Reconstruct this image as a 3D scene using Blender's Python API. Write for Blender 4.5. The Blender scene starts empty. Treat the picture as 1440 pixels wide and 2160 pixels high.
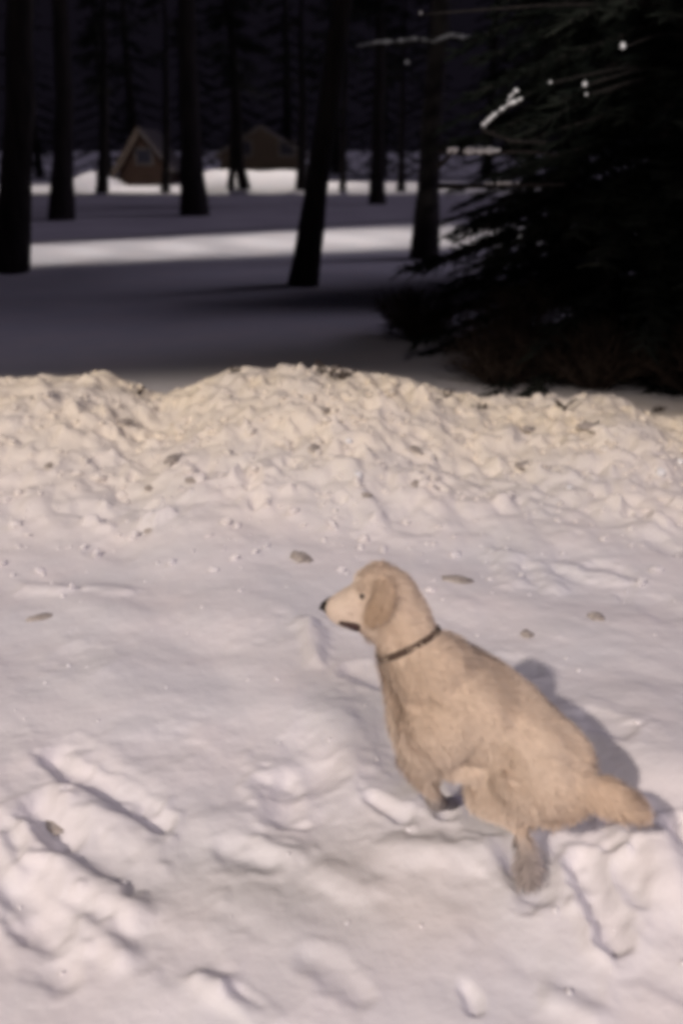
import bpy, bmesh, math, random
import numpy as np
from mathutils import Vector, Matrix, noise as mn

S = bpy.context.scene
COL = S.collection
R = math.radians

# ---------------------------------------------------------------- camera
CAMH = 1.75
F = 1875.0
PITCH = R(22)
cd = bpy.data.cameras.new('camera')
cam = bpy.data.objects.new('camera', cd); COL.objects.link(cam)
cam.location = (0, 0, CAMH)
cam.rotation_euler = (R(90) - PITCH, 0, 0)
cd.sensor_fit = 'HORIZONTAL'; cd.sensor_width = 36.0; cd.lens = 36.0 * F / 1440
cd.clip_start = 0.05; cd.clip_end = 600
cd.dof.use_dof = True
cd.dof.focus_distance = 3.0
cd.dof.aperture_fstop = 2.2
S.camera = cam

def ray(px, py):
    a, b, c = px - 720, 1080 - py, F
    return Vector((a, c * math.cos(PITCH) + b * math.sin(PITCH), -c * math.sin(PITCH) + b * math.cos(PITCH)))
def atZ(px, py, z=0.0):
    d = ray(px, py); t = (z - CAMH) / d.z
    return Vector((d.x * t, d.y * t, z))
def atY(px, py, Y):
    d = ray(px, py); t = Y / d.y
    return Vector((d.x * t, Y, CAMH + d.z * t))

# ---------------------------------------------------------------- night sky
w = bpy.data.worlds.new("World"); S.world = w; w.use_nodes = True
nt = w.node_tree; bg = nt.nodes['Background']
sky = nt.nodes.new('ShaderNodeTexSky'); sky.sky_type = 'NISHITA'; sky.sun_disc = False
sky.sun_elevation = R(-4); sky.sun_rotation = R(200)
mixc = nt.nodes.new('ShaderNodeMix'); mixc.data_type = 'RGBA'; mixc.blend_type = 'ADD'
mixc.inputs[0].default_value = 1.0
mixc.inputs[7].default_value = (0.085, 0.07, 0.115, 1)
nt.links.new(sky.outputs[0], mixc.inputs[6])
nt.links.new(mixc.outputs[2], bg.inputs[0])
bg.inputs[1].default_value = 0.06

# ---------------------------------------------------------------- lamps
def spot(name, loc, axis, half, power, color, blend=0.12, radius=0.15):
    l = bpy.data.lights.new(name, 'SPOT'); l.energy = power; l.color = color
    l.spot_size = 2 * half; l.spot_blend = blend; l.shadow_soft_size = radius
    o = bpy.data.objects.new(name, l); COL.objects.link(o); o.location = loc
    o.rotation_euler = Vector(axis).to_track_quat('-Z', 'Y').to_euler()
    return o
# tall floodlight behind the camera on the left; its shielded edge falls just past the bank
A = Vector((0.35, 1.85, 0.4)) + Vector((-0.605, -0.795, 0.79)) * 19
v1 = (Vector((-2.6, 7.35, 0.0)) - A).normalized()
v2 = (Vector((2.8, 6.45, 0.0)) - A).normalized()
dv = v1 - v2
az = -0.7; ay = 0.42; ax = -(dv.y * ay + dv.z * az) / dv.x
axis = Vector((ax, ay, az)).normalized()
spot('yard_floodlight', A, axis, math.acos(axis.dot(v1)), 17000, (1.0, 0.86, 0.765), 0.07, 0.30)
# soft fill added behind the camera on the right, cut at the bank too
A2 = Vector((3.0, -11.0, 10.5)); ws = [(Vector(q) - A2).normalized() for q in ((-2.8, 6.5, 0.2), (2.8, 6.2, 0.2))]
dv = ws[0] - ws[1]; az = -0.8; ay = 0.30; ax = -(dv.y * ay + dv.z * az) / dv.x
axis = Vector((ax, ay, az)).normalized()
spot('fill_spot', A2, axis, math.acos(axis.dot(ws[0])), 4200, (1.0, 0.88, 0.88), 0.10, 2.2)
# row of path lamps whose pools make the lit strip of snow
for k in range(7):
    t = k / 6.0
    c = Vector((-6.4 + 9.8 * t, 17.0 + 5.2 * t, 0))
    spot('path_lamp', c + Vector((0, 0.6, 6.2)), (0, -0.1, -1), R(21 + 8 * t), 470 * (0.95, 1.05, .9, 1.0, 1.15, 1.0, 0.45)[k], (1.0, 0.92, 0.87), 0.5, 0.2)
# lamps behind the far bank
for xl, e in ((-16.5, 1000), (-11.0, 1000), (-5.5, 1500), (0.0, 1300), (5.0, 350)):
    spot('road_lamp', (xl, 49.6, 8.0), (0, 0, -1), R(43.5), e, (1.0, 0.91, 0.84), 0.3, 0.3)
# narrow spot added beside the camera to brighten the snowy boughs
spot('bough_fill', (0.9, -0.6, 2.6), atY(1010, 190, 12) - Vector((0.9, -0.6, 2.6)), R(6.8), 1300, (1.0, 0.95, 0.9), 0.5, 0.1)
# low fill added to lift the snow beyond the bank, tinted like night sky
sl = bpy.data.lights.new('ambient_fill', 'SUN'); sl.energy = 0.46; sl.color = (0.80, 0.72, 1.0); sl.angle = R(26)
so = bpy.data.objects.new('ambient_fill', sl); COL.objects.link(so)
so.rotation_euler = Vector((-0.80, -0.20, -0.72)).to_track_quat('-Z', 'Y').to_euler()

vs = S.view_settings
vs.view_transform = 'Standard'; vs.look = 'None'; vs.exposure = 0; vs.gamma = 1; vs.use_curve_mapping = False
S.render.engine = 'CYCLES'
S.cycles.filter_width = 4.6
S.cycles.max_bounces = 4
S.cycles.use_denoising = True

# ---------------------------------------------------------------- helpers
def tag(o, label=None, cat=None, group=None, kind=None):
    if label: o['label'] = label
    if cat: o['category'] = cat
    if group: o['group'] = group
    if kind: o['kind'] = kind
    return o
def empty(name, loc):
    o = bpy.data.objects.new(name, None); COL.objects.link(o); o.location = loc
    o.empty_display_size = 0.2
    return o
def mesh_obj(name, verts, faces, mat, parent=None, smooth=False, origin=None):
    v = np.asarray(verts, dtype=np.float64).reshape(-1, 3)
    if parent is not None: off = np.array(parent.location)
    elif origin is not None: off = np.array(origin)
    else: off = np.zeros(3)
    me = bpy.data.meshes.new(name)
    me.from_pydata((v - off).tolist(), [], faces)
    me.update()
    if smooth: me.polygons.foreach_set('use_smooth', [True] * len(me.polygons))
    if mat: me.materials.append(mat)
    o = bpy.data.objects.new(name, me); COL.objects.link(o)
    if parent is not None: o.parent = parent
    else: o.location = tuple(off)
    return o

def mat(name, color, rough=0.8, color2=None, scale=5.0, bump=0.0, bscale=20.0, spec=0.3, detail=4.0, stretch=None, bdist=0.02):
    m = bpy.data.materials.new(name); m.use_nodes = True
    n = m.node_tree; b = n.nodes['Principled BSDF']
    b.inputs['Roughness'].default_value = rough
    b.inputs['Specular IOR Level'].default_value = spec
    tc = n.nodes.new('ShaderNodeTexCoord')
    src = tc.outputs['Object']
    if stretch:
        mp = n.nodes.new('ShaderNodeMapping'); mp.inputs['Scale'].default_value = stretch
        n.links.new(src, mp.inputs[0]); src = mp.outputs[0]
    if color2:
        t = n.nodes.new('ShaderNodeTexNoise'); t.inputs['Scale'].default_value = scale; t.inputs['Detail'].default_value = detail
        n.links.new(src, t.inputs['Vector'])
        r = n.nodes.new('ShaderNodeValToRGB')
        r.color_ramp.elements[0].position = 0.35; r.color_ramp.elements[1].position = 0.65
        r.color_ramp.elements[0].color = (*color, 1); r.color_ramp.elements[1].color = (*color2, 1)
        n.links.new(t.outputs['Fac'], r.inputs[0]); n.links.new(r.outputs[0], b.inputs['Base Color'])
    else:
        b.inputs['Base Color'].default_value = (*color, 1)
    if bump:
        t = n.nodes.new('ShaderNodeTexNoise'); t.inputs['Scale'].default_value = bscale; t.inputs['Detail'].default_value = 5
        n.links.new(src, t.inputs['Vector'])
        bp = n.nodes.new('ShaderNodeBump'); bp.inputs['Strength'].default_value = bump; bp.inputs['Distance'].default_value = bdist
        n.links.new(t.outputs['Fac'], bp.inputs['Height']); n.links.new(bp.outputs[0], b.inputs['Normal'])
    return m

M_bark = mat('bark', (0.016, 0.013, 0.013), 0.95, (0.034, 0.028, 0.026), 3.0, 0.6, 9, stretch=(3, 3, 0.5), bdist=0.05)
M_needle = mat('needles', (0.009, 0.012, 0.010), 0.85, (0.024, 0.027, 0.022), 2.0, spec=0.1)
M_twig = mat('twig', (0.035, 0.025, 0.02), 0.9, (0.07, 0.048, 0.035), 30.0)
M_snowload = mat('snow_load', (0.74, 0.74, 0.75), 0.6, (0.82, 0.82, 0.83), 8.0, 0.4, 40)
M_ice = mat('ice', (0.82, 0.84, 0.86), 0.18, (0.9, 0.9, 0.92), 12.0, 0.5, 50, spec=0.8)
M_asphalt = mat('packed_snow', (0.50, 0.47, 0.50), 0.7, (0.62, 0.59, 0.61), 0.5, 0.3, 30)

# ---------------------------------------------------------------- noise in numpy
def _hash(ix, iy, seed):
    h = (ix.astype(np.int64) * 374761393 + iy.astype(np.int64) * 668265263 + seed * 1442695041) & 0xffffffff
    h = ((h ^ (h >> 13)) * 1274126177) & 0xffffffff
    h = (h ^ (h >> 16)) & 0xffffffff
    return h / 4294967295.0
def vnoise(x, y, seed=0):
    ix = np.floor(x); iy = np.floor(y); fx = x - ix; fy = y - iy
    ux = fx * fx * fx * (fx * (fx * 6 - 15) + 10); uy = fy * fy * fy * (fy * (fy * 6 - 15) + 10)
    a = _hash(ix, iy, seed); b = _hash(ix + 1, iy, seed); c = _hash(ix, iy + 1, seed); d = _hash(ix + 1, iy + 1, seed)
    return (a + (b - a) * ux) * (1 - uy) + (c + (d - c) * ux) * uy - 0.5
def rn(x, y, s, seed, ang=0.0, ar=1.0):
    c, sn = math.cos(ang), math.sin(ang)
    u = (x * c + y * sn) / (s * ar); v = (-x * sn + y * c) / s
    return vnoise(u + 17.3 * seed, v - 9.1 * seed, seed)
def sstep(a, b, x):
    t = np.clip((x - a) / (b - a), 0, 1); return t * t * (3 - 2 * t)

# crest of the ploughed bank: (pixel x, pixel y) as seen, built at its own distance
YC = 5.55
crest_px = [(-500, 800), (-200, 806), (0, 800), (110, 792), (210, 792), (270, 812), (330, 842), (380, 842), (430, 815), (480, 792), (560, 784),
            (640, 778), (720, 786), (800, 796), (870, 806), (930, 838), (1010, 850), (1100, 852), (1180, 852),
            (1240, 838), (1310, 846), (1380, 884), (1440, 892), (1700, 880), (2000, 860)]
cx = np.array([atY(a, b, YC).x for a, b in crest_px]); cz = np.array([atY(a, b, YC).z for a, b in crest_px])

# hollows (-) and ridges (+): pixel ends, half width in px, depth in m
MARKS = [
 # x0,y0,x1,y1, half-width px, height m
 (110,1600,340,1735,17,-.050), (190,1610,300,1680,26,-.02), (80,1710,135,1775,20,-.055), (30,1880,120,1960,20,-.045),
 (60,1950,130,2060,24,-.03), (140,1830,280,1930,24,.05), (60,1760,140,1880,22,.035), (150,1700,320,1790,34,.03),
 (420,2075,560,2160,18,.035), (0,1780,40,1850,16,.03), (500,2110,560,2160,16,-.04), (180,1950,260,2020,24,.03),
 (595,1640,600,1710,26,-.04), (480,1790,560,1815,22,-.03), (560,1780,620,1800,20,.02),
 (610,1165,650,1188,15,-.06), (300,1115,350,1128,10,-.045), (930,1222,1005,1226,16,-.05), (1255,1285,1262,1320,14,-.055),
 (1100,1340,1125,1342,14,-.04), (-20,1325,110,1300,14,-.04), (130,1142,270,1134,9,-.03), (455,1140,510,1150,20,-.03),
 (440,1218,490,1218,12,-.025), (740,1420,800,1445,18,-.035), (1065,1395,1110,1420,20,-.02),
 (1095,1815,1125,1890,30,-.05), (1225,1850,1290,1995,18,-.08), (1330,1790,1400,1900,42,.06), (1420,1780,1450,1830,16,-.06),
 (1290,1760,1340,1790,20,-.03), (1240,1540,1300,1590,24,-.03), (785,1685,850,1725,14,-.04), (850,1800,1010,1815,34,.035),
 (905,1660,940,1720,16,-.05), (650,1330,668,1400,16,.04), (700,1500,760,1600,40,.02), (1180,1720,1300,1735,18,.025),
 (1000,1900,1100,1990,50,-.012), (640,1560,660,1700,40,-.02), (300,1980,420,2040,40,-.018), (660,2030,760,2110,26,-.02),
 (985,2090,1000,2130,14,-.03), (1180,2110,1240,2140,30,.03), (690,1840,760,1880,30,.022), (1350,2050,1440,2090,30,-.02),
 (240,890,275,892,14,-.05), (350,985,385,950,14,-.06), (390,1015,425,1012,12,-.045), (305,1030,320,1034,10,-.045),
 (100,982,110,985,12,-.045), (60,880,90,884,14,-.035), (280,985,300,980,12,-.035),
 (655,930,668,965,14,-.05), (680,865,690,868,12,-.045), (570,840,640,835,9,-.03), (610,1025,640,1020,14,-.035),
 (855,930,890,970,12,-.06), (872,1005,880,1035,12,-.055), (765,1045,782,1050,9,-.05), (700,940,780,1040,26,.02),
 (1100,910,1130,905,12,-.05), (1095,985,1110,995,15,-.05), (1230,895,1260,915,14,-.07), (1170,850,1210,880,16,-.06),
 (1310,1010,1380,990,16,-.05), (1330,880,1400,920,24,.05), (1100,1040,1160,1025,8,-.03), (1010,1072,1020,1085,12,-.035),
 (1150,1165,1160,1180,12,-.035), (1250,1182,1290,1190,12,-.035), (1190,1200,1300,1220,18,.03), (1140,1200,1170,1240,20,.03),
 (1300,1200,1380,1210,12,-.03), (880,1155,900,1160,10,-.025), (60,1235,130,1245,16,.025), (200,1240,270,1250,16,.02),
 (1060,1180,1090,1230,22,.03), (30,1150,80,1165,16,-.02), (470,1005,560,985,20,.025), (180,870,260,860,18,.03),
]
MK = []
for i_, (x0, y0, x1, y1, hw, h) in enumerate(MARKS):
    yc = 0.5 * (y0 + y1)
    z = 0.0 if yc > 1180 else min(0.42, (1180 - yc) / 330 * 0.40)
    a = atZ(x0, y0, z); b = atZ(x1, y1, z)
    depth = (a.y + b.y) / 2 * math.cos(PITCH) + (CAMH - z) * math.sin(PITCH)
    wd = hw * depth / F
    if h < 0 and yc < 1350: pass
    elif h < 0 and i_ not in (0, 2, 3) and (x0, y0) != (1225, 1850): MK.append((a.x, a.y, b.x, b.y, wd * 1.3, h * .5))
    elif h < 0:     # low ridge added on the lamp's side to throw shade into the hollow
        k = wd / .020
        MK.append((a.x - .040 * k, a.y - .020 * k, b.x - .040 * k, b.y - .020 * k, wd * 1.9, -h * .18))
        MK.append((a.x, a.y, b.x, b.y, wd * 1.6, h * 0.52))
    else: MK.append((a.x, a.y, b.x, b.y, wd * (1.25 if yc > 1100 else 1), h * (.8 if yc > 1100 else 1)))
rg = random.Random(5)
for i in range(60):       # trampled marks and small clods over the yard
    x = rg.uniform(-2.6, 2.9); y = rg.uniform(1.2, 4.6)
    l = rg.uniform(0.01, 0.12); a = rg.uniform(-1.3, 0.5); h = rg.choice([-.022, -.015, -.012, .016, .012, .02])
    MK.append((x, y, x + l * math.cos(a), y + l * math.sin(a), rg.uniform(0.04, 0.09), h * .7))
for i in range(200):      # broken lumps of ploughed snow on the bank
    x = rg.uniform(-3.2, 3.6); y = rg.uniform(4.0, 5.75)
    l = rg.uniform(0.0, 0.05); a = rg.uniform(-1.5, 1.5); h = rg.choice([-.04, -.03, .035, .025, .04, .045])
    MK.append((x, y, x + l * math.cos(a), y + l * math.sin(a), rg.uniform(0.018, 0.042), h))

def H(x, y):
    x = np.asarray(x, dtype=np.float64); y = np.asarray(y, dtype=np.float64)
    near = 1 - sstep(6.0, 8.0, y)
    z = 0.05 * rn(x, y, 1.1, 1) * near
    z = z + (0.040 * rn(x, y, 0.34, 2, -0.6, 1.7) + 0.013 * rn(x, y, 0.14, 3, -0.6, 1.5) + 0.004 * rn(x, y, 0.05, 4)) * near
    # the bank
    crest = np.interp(x, cx, cz)
    up = sstep(3.3, YC, y) ** 1.25
    down = 1 - sstep(YC + 0.02, YC + 0.75, y)
    b = crest * up * down
    z = z * (1 - 0.75 * np.exp(-((y - YC) / 0.35) ** 2)) + b
    bk = sstep(3.6, 4.6, y) * (1 - sstep(5.45, 6.2, y))
    z = z + bk * (0.07 * rn(x, y, 0.40, 6) + 0.07 * np.abs(rn(x, y, 0.17, 7)) + 0.045 * rn(x, y, 0.085, 8) + .018 * rn(x, y, .045, 12))
    # marks
    for (ax_, ay_, bx_, by_, wd, h) in MK:
        R_ = 3.2 * wd
        m = (x > min(ax_, bx_) - R_) & (x < max(ax_, bx_) + R_) & (y > min(ay_, by_) - R_) & (y < max(ay_, by_) + R_)
        if not m.any(): continue
        xx = x[m]; yy = y[m]
        dx, dy = bx_ - ax_, by_ - ay_; L2 = dx * dx + dy * dy + 1e-9
        t = np.clip(((xx - ax_) * dx + (yy - ay_) * dy) / L2, 0, 1)
        d = np.hypot(xx - ax_ - t * dx, yy - ay_ - t * dy) / wd
        d = d * (1 + 0.5 * vnoise(xx * 30, yy * 30, 77) + 0.5 * vnoise(xx * 11, yy * 11, 78))
        prof = np.exp(-d ** (2.8 if h < 0 else 2.2)) - (0.22 * np.exp(-((d - 1.6) / 0.45) ** 2) if h < 0 else 0)
        z[m] += h * prof
    z = z + .085 * np.exp(-(((x - 1.02) / .30) ** 2 + ((y - 2.15) / .38) ** 2))
    # ground beyond
    far = sstep(6.0, 9.0, y)
    z = z + far * (0.10 * rn(x, y, 3.5, 9) + 0.05 * rn(x, y, 1.2, 10)) * (1 - sstep(14, 17, y))
    # bank on the other side of the road
    prof = np.interp(x, [-16, -14, -13.4, -12.8, -12.2, -7.6, -7.0, -2.2, -1.6, 4, 8], [.1, .1, .85, .85, .06, .06, 0.9, 0.85, .34, .28, .2])
    z = z + sstep(42.9, 49.5, y) * (prof + 0.12 * rn(x, y, 1.3, 11) * (prof > .5)) * (1 - 0.5 * sstep(50.5, 54, y))
    z = z + sstep(60, 200, y) * 2.0
    return z
def Hs(x, y): return float(H(np.array([x]), np.array([y]))[0])

def grow(a, b, s0, k, mx):
    out = []; p = a; s = s0
    sg = 1 if b > a else -1
    while (b - p) * sg > 0:
        s = min(s * k, mx); p += sg * s; out.append(p)
    return out
xs = np.array(sorted(grow(-2.7, -180, .013, 1.045, 12) + list(np.arange(-2.7, 2.9, .0095)) + grow(2.9, 180, .013, 1.045, 12)))
ys = np.array(sorted(grow(1.0, -30, .013, 1.09, 4) + list(np.arange(1.0, 6.2, .0095)) + grow(6.2, 9, .013, 1.04, .08) + grow(9, 48, .08, 1.02, .25) + grow(48, 260, .3, 1.06, 10)))
X, Y = np.meshgrid(xs, ys)
Z = H(X.ravel(), Y.ravel())
nx, ny = len(xs), len(ys)
idx = np.arange(nx * ny).reshape(ny, nx)
quads = np.stack([idx[:-1, :-1], idx[:-1, 1:], idx[1:, 1:], idx[1:, :-1]], -1).reshape(-1, 4)
me = bpy.data.meshes.new('snow_ground')
me.vertices.add(nx * ny); me.vertices.foreach_set('co', np.stack([X.ravel(), Y.ravel(), Z], -1).ravel())
me.loops.add(quads.size); me.loops.foreach_set('vertex_index', quads.ravel().astype(np.int32))
me.polygons.add(len(quads)); me.polygons.foreach_set('loop_start', np.arange(0, quads.size, 4, dtype=np.int32))
me.polygons.foreach_set('loop_total', np.full(len(quads), 4, dtype=np.int32))
me.update(calc_edges=True); me.polygons.foreach_set('use_smooth', [True] * len(quads))
ground = bpy.data.objects.new('ground', me); COL.objects.link(ground); tag(ground, kind='structure')

def snow_material():
    m = bpy.data.materials.new('snow'); m.use_nodes = True
    n = m.node_tree; b = n.nodes['Principled BSDF']; L = n.links.new
    b.inputs['Roughness'].default_value = 0.62; b.inputs['Specular IOR Level'].default_value = 0.25
    geo = n.nodes.new('ShaderNodeNewGeometry')
    def noise(scale, det=4, vec=None):
        t = n.nodes.new('ShaderNodeTexNoise'); t.inputs['Scale'].default_value = scale; t.inputs['Detail'].default_value = det
        L(vec or geo.outputs['Position'], t.inputs['Vector']); return t.outputs['Fac']
    def mixc(fac, a, b_):
        x = n.nodes.new('ShaderNodeMix'); x.data_type = 'RGBA'; L(fac, x.inputs[0])
        if isinstance(a, tuple): x.inputs[6].default_value = (*a, 1)
        else: L(a, x.inputs[6])
        if isinstance(b_, tuple): x.inputs[7].default_value = (*b_, 1)
        else: L(b_, x.inputs[7])
        return x.outputs[2]
    def rng(src, a, b_, c, d):
        x = n.nodes.new('ShaderNodeMapRange'); L(src, x.inputs[0])
        for i, v in enumerate((a, b_, c, d)): x.inputs[i + 1].default_value = v
        return x.outputs[0]
    def mul(a, b_):
        x = n.nodes.new('ShaderNodeMath'); x.operation = 'MULTIPLY'; L(a, x.inputs[0]); L(b_, x.inputs[1]); return x.outputs[0]
    c = mixc(rng(noise(1.7, 5), .38, .62, 0, 1), (0.72, 0.71, 0.735), (0.785, 0.745, 0.755))
    c = mixc(rng(noise(6, 5), .35, .7, 0, .35), c, (0.66, 0.66, 0.675))
    # ploughed bank snow: warm lamp glow painted into its colour, grit on top
    sep = n.nodes.new('ShaderNodeSeparateXYZ'); L(geo.outputs['Position'], sep.inputs[0])
    onbank = mul(rng(sep.outputs['Y'], 3.7, 5.2, 0, 1), rng(sep.outputs['Y'], 6.0, 7.0, 1, 0))
    c = mixc(mul(onbank, rng(noise(2.6, 4), .35, .62, .6, 1.0)), c, (0.88, 0.795, 0.655))
    grit = rng(noise(34, 3), .66, .73, 0, 1)
    c = mixc(mul(mul(onbank, grit), rng(noise(3, 2), .42, .6, 0, .55)), c, (0.22, 0.17, 0.12))
    L(c, b.inputs['Base Color'])
    bp = n.nodes.new('ShaderNodeBump'); bp.inputs['Strength'].default_value = 0.3; bp.inputs['Distance'].default_value = 0.012
    L(noise(38, 6), bp.inputs['Height'])
    vo = n.nodes.new('ShaderNodeTexVoronoi'); vo.inputs['Scale'].default_value = 17; L(geo.outputs['Position'], vo.inputs['Vector'])
    b2 = n.nodes.new('ShaderNodeBump'); b2.inputs['Distance'].default_value = 0.022
    L(mul(onbank, rng(noise(5, 2), .4, .6, 0, .55)), b2.inputs['Strength']); L(vo.outputs['Distance'], b2.inputs['Height']); L(bp.outputs[0], b2.inputs['Normal'])
    L(b2.outputs[0], b.inputs['Normal'])
    return m
me.materials.append(snow_material())

# ---------------------------------------------------------------- road
pL = atZ(60, 513, 0); pR = atZ(900, 464, 0)
sl_ = (pR.y - pL.y) / (pR.x - pL.x)
rv, rf = [], []
N = 60
for i in range(N + 1):
    x = -34 + 68 * i / N
    yn = pL.y + sl_ * (x - pL.x); yn = max(16.0, min(yn, 34)) + 0.25 * float(vnoise(np.array([x * .9]), np.array([3.0]), 3)[0])
    rv += [(x, yn, 0.03), (x, 42.6 + 0.3 * float(vnoise(np.array([x * .7]), np.array([8.0]), 5)[0]), 0.03)]
for i in range(N): rf.append((2 * i, 2 * i + 2, 2 * i + 3, 2 * i + 1))
tag(mesh_obj('road', rv, rf, M_asphalt), kind='structure')

# ---------------------------------------------------------------- trees
def tube(pts, rads, seg=10, rough=0.0, seed=0):
    V, Fc = [], []
    rr = random.Random(seed)
    n = len(pts)
    for i, p in enumerate(pts):
        d = (pts[min(i + 1, n - 1)] - pts[max(i - 1, 0)]).normalized()
        a = d.cross(Vector((0.13, 1, 0.31))).normalized(); b = d.cross(a).normalized()
        for k in range(seg):
            t = 2 * math.pi * k / seg
            r = rads[i] * (1 + rough * rr.uniform(-1, 1))
            V.append(p + a * (math.cos(t) * r) + b * (math.sin(t) * r))
    for i in range(n - 1):
        for k in range(seg):
            k2 = (k + 1) % seg
            Fc.append((i * seg + k, i * seg + k2, (i + 1) * seg + k2, (i + 1) * seg + k))
    Fc.append(tuple(range(seg))[::-1]); Fc.append(tuple((n - 1) * seg + k for k in range(seg)))
    return V, Fc
class MB:
    def __init__(s): s.v = []; s.f = []
    def add(s, V, Fc):
        o = len(s.v); s.v += [tuple(v) for v in V]; s.f += [tuple(i + o for i in f) for f in Fc]
    def build(s, name, m, parent=None, smooth=False, origin=None): return mesh_obj(name, s.v, s.f, m, parent, smooth, origin)
def blade(mb, p, d, length, width, rr):
    side = d.cross(Vector((rr.uniform(-1, 1), rr.uniform(-1, 1), rr.uniform(-1, 1)))).normalized() * width
    mb.add([p - side, p + side, p + d * length + side * .3, p + d * length - side * .3], [(0, 1, 2, 3)])
def blob(mb, c, r, seed, squash=0.7, sub=2):
    bm = bmesh.new(); bmesh.ops.create_icosphere(bm, subdivisions=sub, radius=1)
    V = []
    for v in bm.verts:
        k = 1 + 0.45 * mn.noise(v.co * 1.7 + Vector((seed * 3.1, seed * 1.7, seed)))
        V.append(c + Vector((v.co.x * r * k, v.co.y * r * k, v.co.z * r * k * squash)))
    Fc = [tuple(v.index for v in f.verts) for f in bm.faces]; bm.free(); mb.add(V, Fc)

def needles_along(mb, pts, rr, count, L0, wid, droop=0.2):
    for i in range(count):
        t = rr.random() ** 0.8; k = min(int(t * (len(pts) - 1)), len(pts) - 2); u = t * (len(pts) - 1) - k
        p = pts[k].lerp(pts[k + 1], u); d = (pts[k + 1] - pts[k]).normalized()
        s = Vector((rr.gauss(0, 1), rr.gauss(0, 1), rr.gauss(-droop, .6))).normalized()
        blade(mb, p + s * rr.uniform(0, .05), (d * .6 + s).normalized(), L0 * rr.uniform(.5, 1.3), wid, rr)

def pine(base, path, r0, height, label, seed, crown_from, group=None, name='pine_tree', nb=26, blades=90, extra=None, stubs=3):
    """tall leaning pine: trunk through the given points, then on up to height"""
    rr = random.Random(seed)
    root = empty(name, base); tag(root, label, 'tree', group)
    pts = [base + Vector((0, 0, -0.15)), base] + path
    d = (path[-1] - base); d = d / d.z
    top = path[-1]
    while top.z < height:
        top = top + Vector((d.x * .6 + rr.uniform(-.05, .05), d.y * .6 + rr.uniform(-.05, .05), .9)); pts.append(top.copy())
    rads = []
    for p in pts:
        t = max(0, p.z - base.z) / max(.1, pts[-1].z)
        rads.append(r0 * (1 - .82 * t) * (1.28 if p.z <= base.z + .02 else 1.0))
    P, Q = [], []
    for i in range(len(pts) - 1):
        for k in range(3):
            P.append(pts[i].lerp(pts[i + 1], k / 3)); Q.append(rads[i] + (rads[i + 1] - rads[i]) * k / 3)
    P.append(pts[-1]); Q.append(rads[-1])
    limbs = MB(); crown = MB(); snow = []
    V, Fc = tube(P, Q, 12, .07, seed); limbs.add(V, Fc)
    def on_trunk(z):
        for i in range(len(pts) - 1):
            if pts[i].z <= z <= pts[i + 1].z:
                return pts[i].lerp(pts[i + 1], (z - pts[i].z) / max(1e-6, pts[i + 1].z - pts[i].z))
        return pts[-1]
    H1 = pts[-1].z
    for i in range(nb):
        z = crown_from + (H1 - crown_from) * (i + rr.random()) / nb
        a = rr.uniform(0, 6.28); L = (1 - .6 * (z - crown_from) / (H1 - crown_from)) * height * rr.uniform(.14, .24)
        o = on_trunk(z); bp = []
        for k in range(5):
            t = k / 4
            bp.append(o + Vector((math.cos(a) * L * t, math.sin(a) * L * t, L * (.18 * t - .38 * t * t) + rr.uniform(-.04, .04))))
        V, Fc = tube(bp, [r0 * .2 * (1 - .8 * k / 4) for k in range(5)], 5, .1, i); limbs.add(V, Fc)
        needles_along(crown, bp[1:], rr, blades, .34, .018)
        for k in range(3):
            a2 = a + rr.choice([-1, 1]) * rr.uniform(.5, .9); s = bp[rr.randint(1, 3)]
            tw = [s, s + Vector((math.cos(a2), math.sin(a2), -.15)) * L * .22, s + Vector((math.cos(a2), math.sin(a2), -.3)) * L * .42]
            V, Fc = tube(tw, [r0 * .07, r0 * .05, r0 * .02], 4); limbs.add(V, Fc)
            needles_along(crown, tw, rr, blades // 2, .3, .018)
    for i in range(stubs):      # dead stubs below the crown
        z = rr.uniform(crown_from * .35, crown_from); a = rr.uniform(0, 6.28); o = on_trunk(z)
        e = o + Vector((math.cos(a), math.sin(a), rr.uniform(-.2, .3))) * rr.uniform(.3, .8)
        V, Fc = tube([o, o.lerp(e, .5) + Vector((0, 0, -.03)), e], [r0 * .13, r0 * .08, .006], 5); limbs.add(V, Fc)
    if extra: extra(root, limbs, crown, snow, on_trunk, rr)
    limbs.build('trunk', M_bark, root, True); crown.build('crown', M_needle, root)
    for sm in snow: sm.build('branch_snow' if len(sm.v) > 200 else 'snow_lump', M_snowload, root, True)
    return root

def gz(px, py):    # ground point seen at a pixel, following the relief
    z = 0.0
    for _ in range(6):
        p = atZ(px, py, z); z = Hs(p.x, p.y)
    return atZ(px, py, z)
def path_for(base, px_list):
    return [atY(a, b, base.y) for a, b in px_list]

G1 = 'pines between the yard and the road'
b = gz(20, 572); pine(b, path_for(b, [(32, 400), (44, 220)]), .26, 11, 'thick dark pine trunk cut by the left edge, its foot in the shaded snow', 1, 4.6, G1)
b = gz(640, 602); pine(b, path_for(b, [(664, 420), (690, 240), (706, 120)]), .175, 11, 'leaning dark pine trunk, foot nearest the snow bank, in front of the lit strip', 2, 4.8, G1)

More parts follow.
